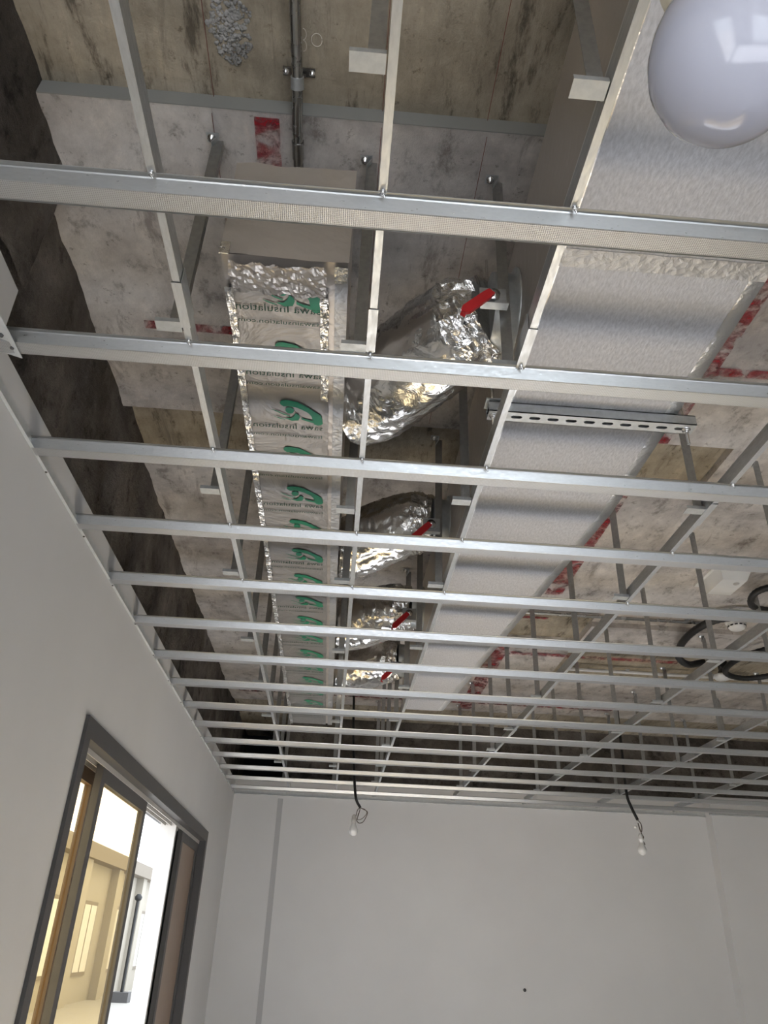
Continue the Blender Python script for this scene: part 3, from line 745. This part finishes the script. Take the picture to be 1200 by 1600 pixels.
# ------------------------------------------------------------------ ceiling devices on the right
def box_beveled(b, c, sx, sy, sz, sl):
    x, y, z = c
    b.add([(x-sx, y-sy, z), (x+sx, y-sy, z), (x+sx, y+sy, z), (x-sx, y+sy, z), (x-sx*sl, y-sy*sl, z-sz), (x+sx*sl, y-sy*sl, z-sz), (x+sx*sl, y+sy*sl, z-sz), (x-sx*sl, y+sy*sl, z-sz)],
          [(0, 1, 2, 3), (4, 7, 6, 5), (0, 4, 5, 1), (1, 5, 6, 2), (2, 6, 7, 3), (3, 7, 4, 0)])
eb = empty('junction_box', (1.92, 3.38, SL+.02)); tag(eb, 'white plastic box with sloping sides fixed to the slab on the right', 'junction box')
b = MB(); box_beveled(b, (1.92, 3.38, SL+.02), .10, .14, .012, 1.0); b.build('back_plate', 'white', eb)
b = MB(); box_beveled(b, (1.92, 3.38, SL+.008), .085, .125, .06, .72); b.build('cover', 'white', eb)
b = MB(); b.lathe((1.945, 3.33, SL-.056), [(.0, 0), (.014, .001), (.016, .005)], 12); b.build('knockout', 'holderg', eb)
def smoke(c, lab):
    o = empty('smoke_detector', c); tag(o, lab, 'smoke detector')
    x, y, z = c
    b = MB(); b.lathe((x, y, z-.012), [(.055, 0), (.060, .006), (.060, .012)], 28); b.build('base', 'white', o)
    b = MB(); b.lathe((x, y, z-.052), [(.0, 0), (.028, .001), (.040, .008), (.047, .018), (.050, .040)], 28); b.build('sensor_head', 'white', o)
    for k in range(12):
        a = 2*math.pi*k/12; s = MB(); p = Vector((x+.0455*math.cos(a), y+.0455*math.sin(a), z-.031)); t = Vector((-math.sin(a), math.cos(a), 0))*.008; n_ = Vector((math.cos(a), math.sin(a), 0))*.004
        s.add([p-t-n_+Vector((0, 0, -.003)), p+t-n_+Vector((0, 0, -.003)), p+t+n_+Vector((0, 0, -.003)), p-t+n_+Vector((0, 0, -.003)), p-t-n_+Vector((0, 0, .004)), p+t-n_+Vector((0, 0, .004)), p+t+n_+Vector((0, 0, .004)), p-t+n_+Vector((0, 0, .004))],
              [(0, 1, 2, 3), (4, 7, 6, 5), (0, 4, 5, 1), (1, 5, 6, 2), (2, 6, 7, 3), (3, 7, 4, 0)]); s.build('vent_slot', 'black', o)
smoke((2.215, 3.88, SL-.02), 'round white smoke detector with slots beside the black conduit loop')
o = empty('ceiling_sensor', (2.47, 4.62, SL-.03)); tag(o, 'small white faceted device hanging below the black conduit elbow', 'sensor')
b = MB(); b.lathe((2.47, 4.62, SL-.115), [(.0, 0), (.042, .004), (.056, .020), (.056, .034), (.03, .042)], 8); b.build('housing', 'white', o)
b = MB(); b.lathe((2.47, 4.62, SL-.075), [(.018, 0), (.018, .105)], 12); b.build('stem', 'black', o)
# black flexible conduit loops
def cond(name, pts, r, lab):
    P = smooth_path(pts, 14); rad = [r*(1+.10*(i % 2)) for i in range(len(P))]
    b = MB(); b.tube(P, r, 10, True, rad); return tag(b.build(name, 'black', None, pts[0]), lab, 'conduit')
Z = SL-.045
cond('flexible_conduit', [(2.65, 3.30, Z), (2.3, 3.30, Z), (2.08, 3.36, Z-.02), (2.12, 3.52, Z-.04), (2.35, 3.58, Z-.03), (2.65, 3.6, Z)], .016, 'black corrugated conduit looping past the white junction box')
cond('flexible_conduit', [(2.5, 3.78, Z), (2.25, 3.74, Z), (2.05, 3.80, Z-.01), (1.98, 4.0, Z-.03), (2.02, 4.25, Z-.05), (2.15, 4.42, Z-.05), (2.3, 4.5, Z)], .020, 'black corrugated conduit curving round the smoke detector')
cond('flexible_conduit', [(2.75, 4.10, Z), (2.55, 4.14, Z-.02), (2.42, 4.30, Z-.04), (2.44, 4.52, Z-.05), (2.62, 4.62, Z-.05), (2.80, 4.50, Z-.04), (2.84, 4.28, Z-.03), (2.72, 4.12, Z-.02)], .017, 'black conduit coiled in a ring near the right edge')
b = MB(); P = smooth_path([(2.42, 4.50, SL-.04), (2.46, 4.55, SL-.05), (2.47, 4.62, SL-.075)], 8); b.tube(P, .028, 10); b.build('elbow', 'black', o)
# small surface pipes on the far slab
for (x0, x1, y, r, lab) in ((.62, 2.1, 3.93, .010, 'dark thin pipe run across the slab to the smoke detector'), (1.5, 3.2, 4.85, .012, 'pale thin pipe run across the slab behind the black ring')):
    b = MB(); b.tube([(x0, y, SL-.02), (x1, y, SL-.02)], r, 8); p = b.build('surface_pipe', 'steel_tube' if y < 4.5 else 'skin_grey', None, (x0, y, SL-.02)); tag(p, lab, 'pipe')
    for t in (.25, .6, .9):
        xx = x0+(x1-x0)*t; c = MB(); c.box(xx-.012, xx+.012, y-.03, y+.03, SL-.012, SL-.006); c.build('saddle', 'bracket', p)
# ------------------------------------------------------------------ hanging bulbs
BP = [(.0, -.0300), (.008, -.0290), (.016, -.0255), (.023, -.0195), (.028, -.0105), (.030, 0), (.0292, .009), (.0268, .018), (.0228, .028), (.0185, .038), (.0150, .047), (.0138, .052)]
def pendant(c, lab, cable, holder='holderg', seg=40, glass='white'):
    x, y, z = c; o = empty('hanging_bulb', c); tag(o, lab, 'light bulb')
    b = MB(); b.lathe(c, BP, seg); b.build('bulb', glass, o)
    b = MB(); b.lathe((x, y, z+.050), [(.0145, 0), (.0145, .010), (.017, .012), (.017, .030), (.0155, .032), (.0155, .046), (.010, .056), (.005, .060)], 20); b.build('lamp_holder', holder, o)
    return o
o = pendant((.1356, .159, .305), 'large white opal bulb hanging close to the camera at top right', None, 'holder', 64, 'bulb')
b = MB(); b.tube([(.1356, .159, .36), (.137, .160, .6), (.135, .162, 1.2), (.135, .165, SL+.044)], .004, 8); b.build('cable', 'black', o)

o = pendant((.150, 5.6, .690), 'small white bulb on a looped wire hanging in front of far wall, left one', None)
P = smooth_path([(.105, 5.80, SL-.002), (.115, 5.74, 1.40), (.135, 5.66, 1.10), (.145, 5.62, .98), (.160, 5.60, .895), (.190, 5.60, .845)], 8); b = MB(); b.tube(P, .0095, 8); b.build('cable', 'black', o)
P = smooth_path([(.190, 5.60, .845), (.235, 5.60, .825), (.240, 5.60, .805), (.215, 5.60, .755), (.185, 5.60, .745), (.170, 5.60, .765), (.180, 5.60, .80), (.188, 5.60, .84), (.172, 5.60, .83), (.160, 5.60, .78), (.152, 5.60, .745)], 8); b = MB(); b.tube(P, .0028, 6); b.build('loose_wire', 'wire', o)
P = smooth_path([(.190, 5.60, .845), (.225, 5.61, .835), (.236, 5.61, .81), (.205, 5.61, .775), (.175, 5.61, .77), (.178, 5.61, .81)], 8); b = MB(); b.tube(P, .0022, 6); b.build('loose_wire', 'wire', o)

o = pendant((2.172, 5.6, .655), 'small white bulb on twisted wire hanging in front of far wall, right one', None, 'white')
P = smooth_path([(2.18, 5.78, SL-.002), (2.155, 5.72, 1.35), (2.13, 5.66, 1.05), (2.135, 5.62, .95), (2.165, 5.60, .855)], 8); b = MB(); b.tube(P, .0105, 8); b.build('cable', 'black', o)
P = smooth_path([(2.165, 5.60, .855), (2.185, 5.60, .83), (2.188, 5.60, .80), (2.180, 5.60, .775), (2.17, 5.60, .80), (2.165, 5.60, .835), (2.18, 5.60, .77), (2.192, 5.60, .745), (2.186, 5.60, .72), (2.196, 5.60, .695), (2.176, 5.60, .71)], 8); b = MB(); b.tube(P, .0032, 6); b.build('loose_wire', 'wire', o)
b = MB(); b.lathe((2.142, 5.595, .806), [(.0, -.012), (.008, -.008), (.009, .008), (.0, .012)], 10, 'X'); b.build('connector', 'white', o)

for o in bpy.data.objects:
    if '_base' in o: del o['_base']
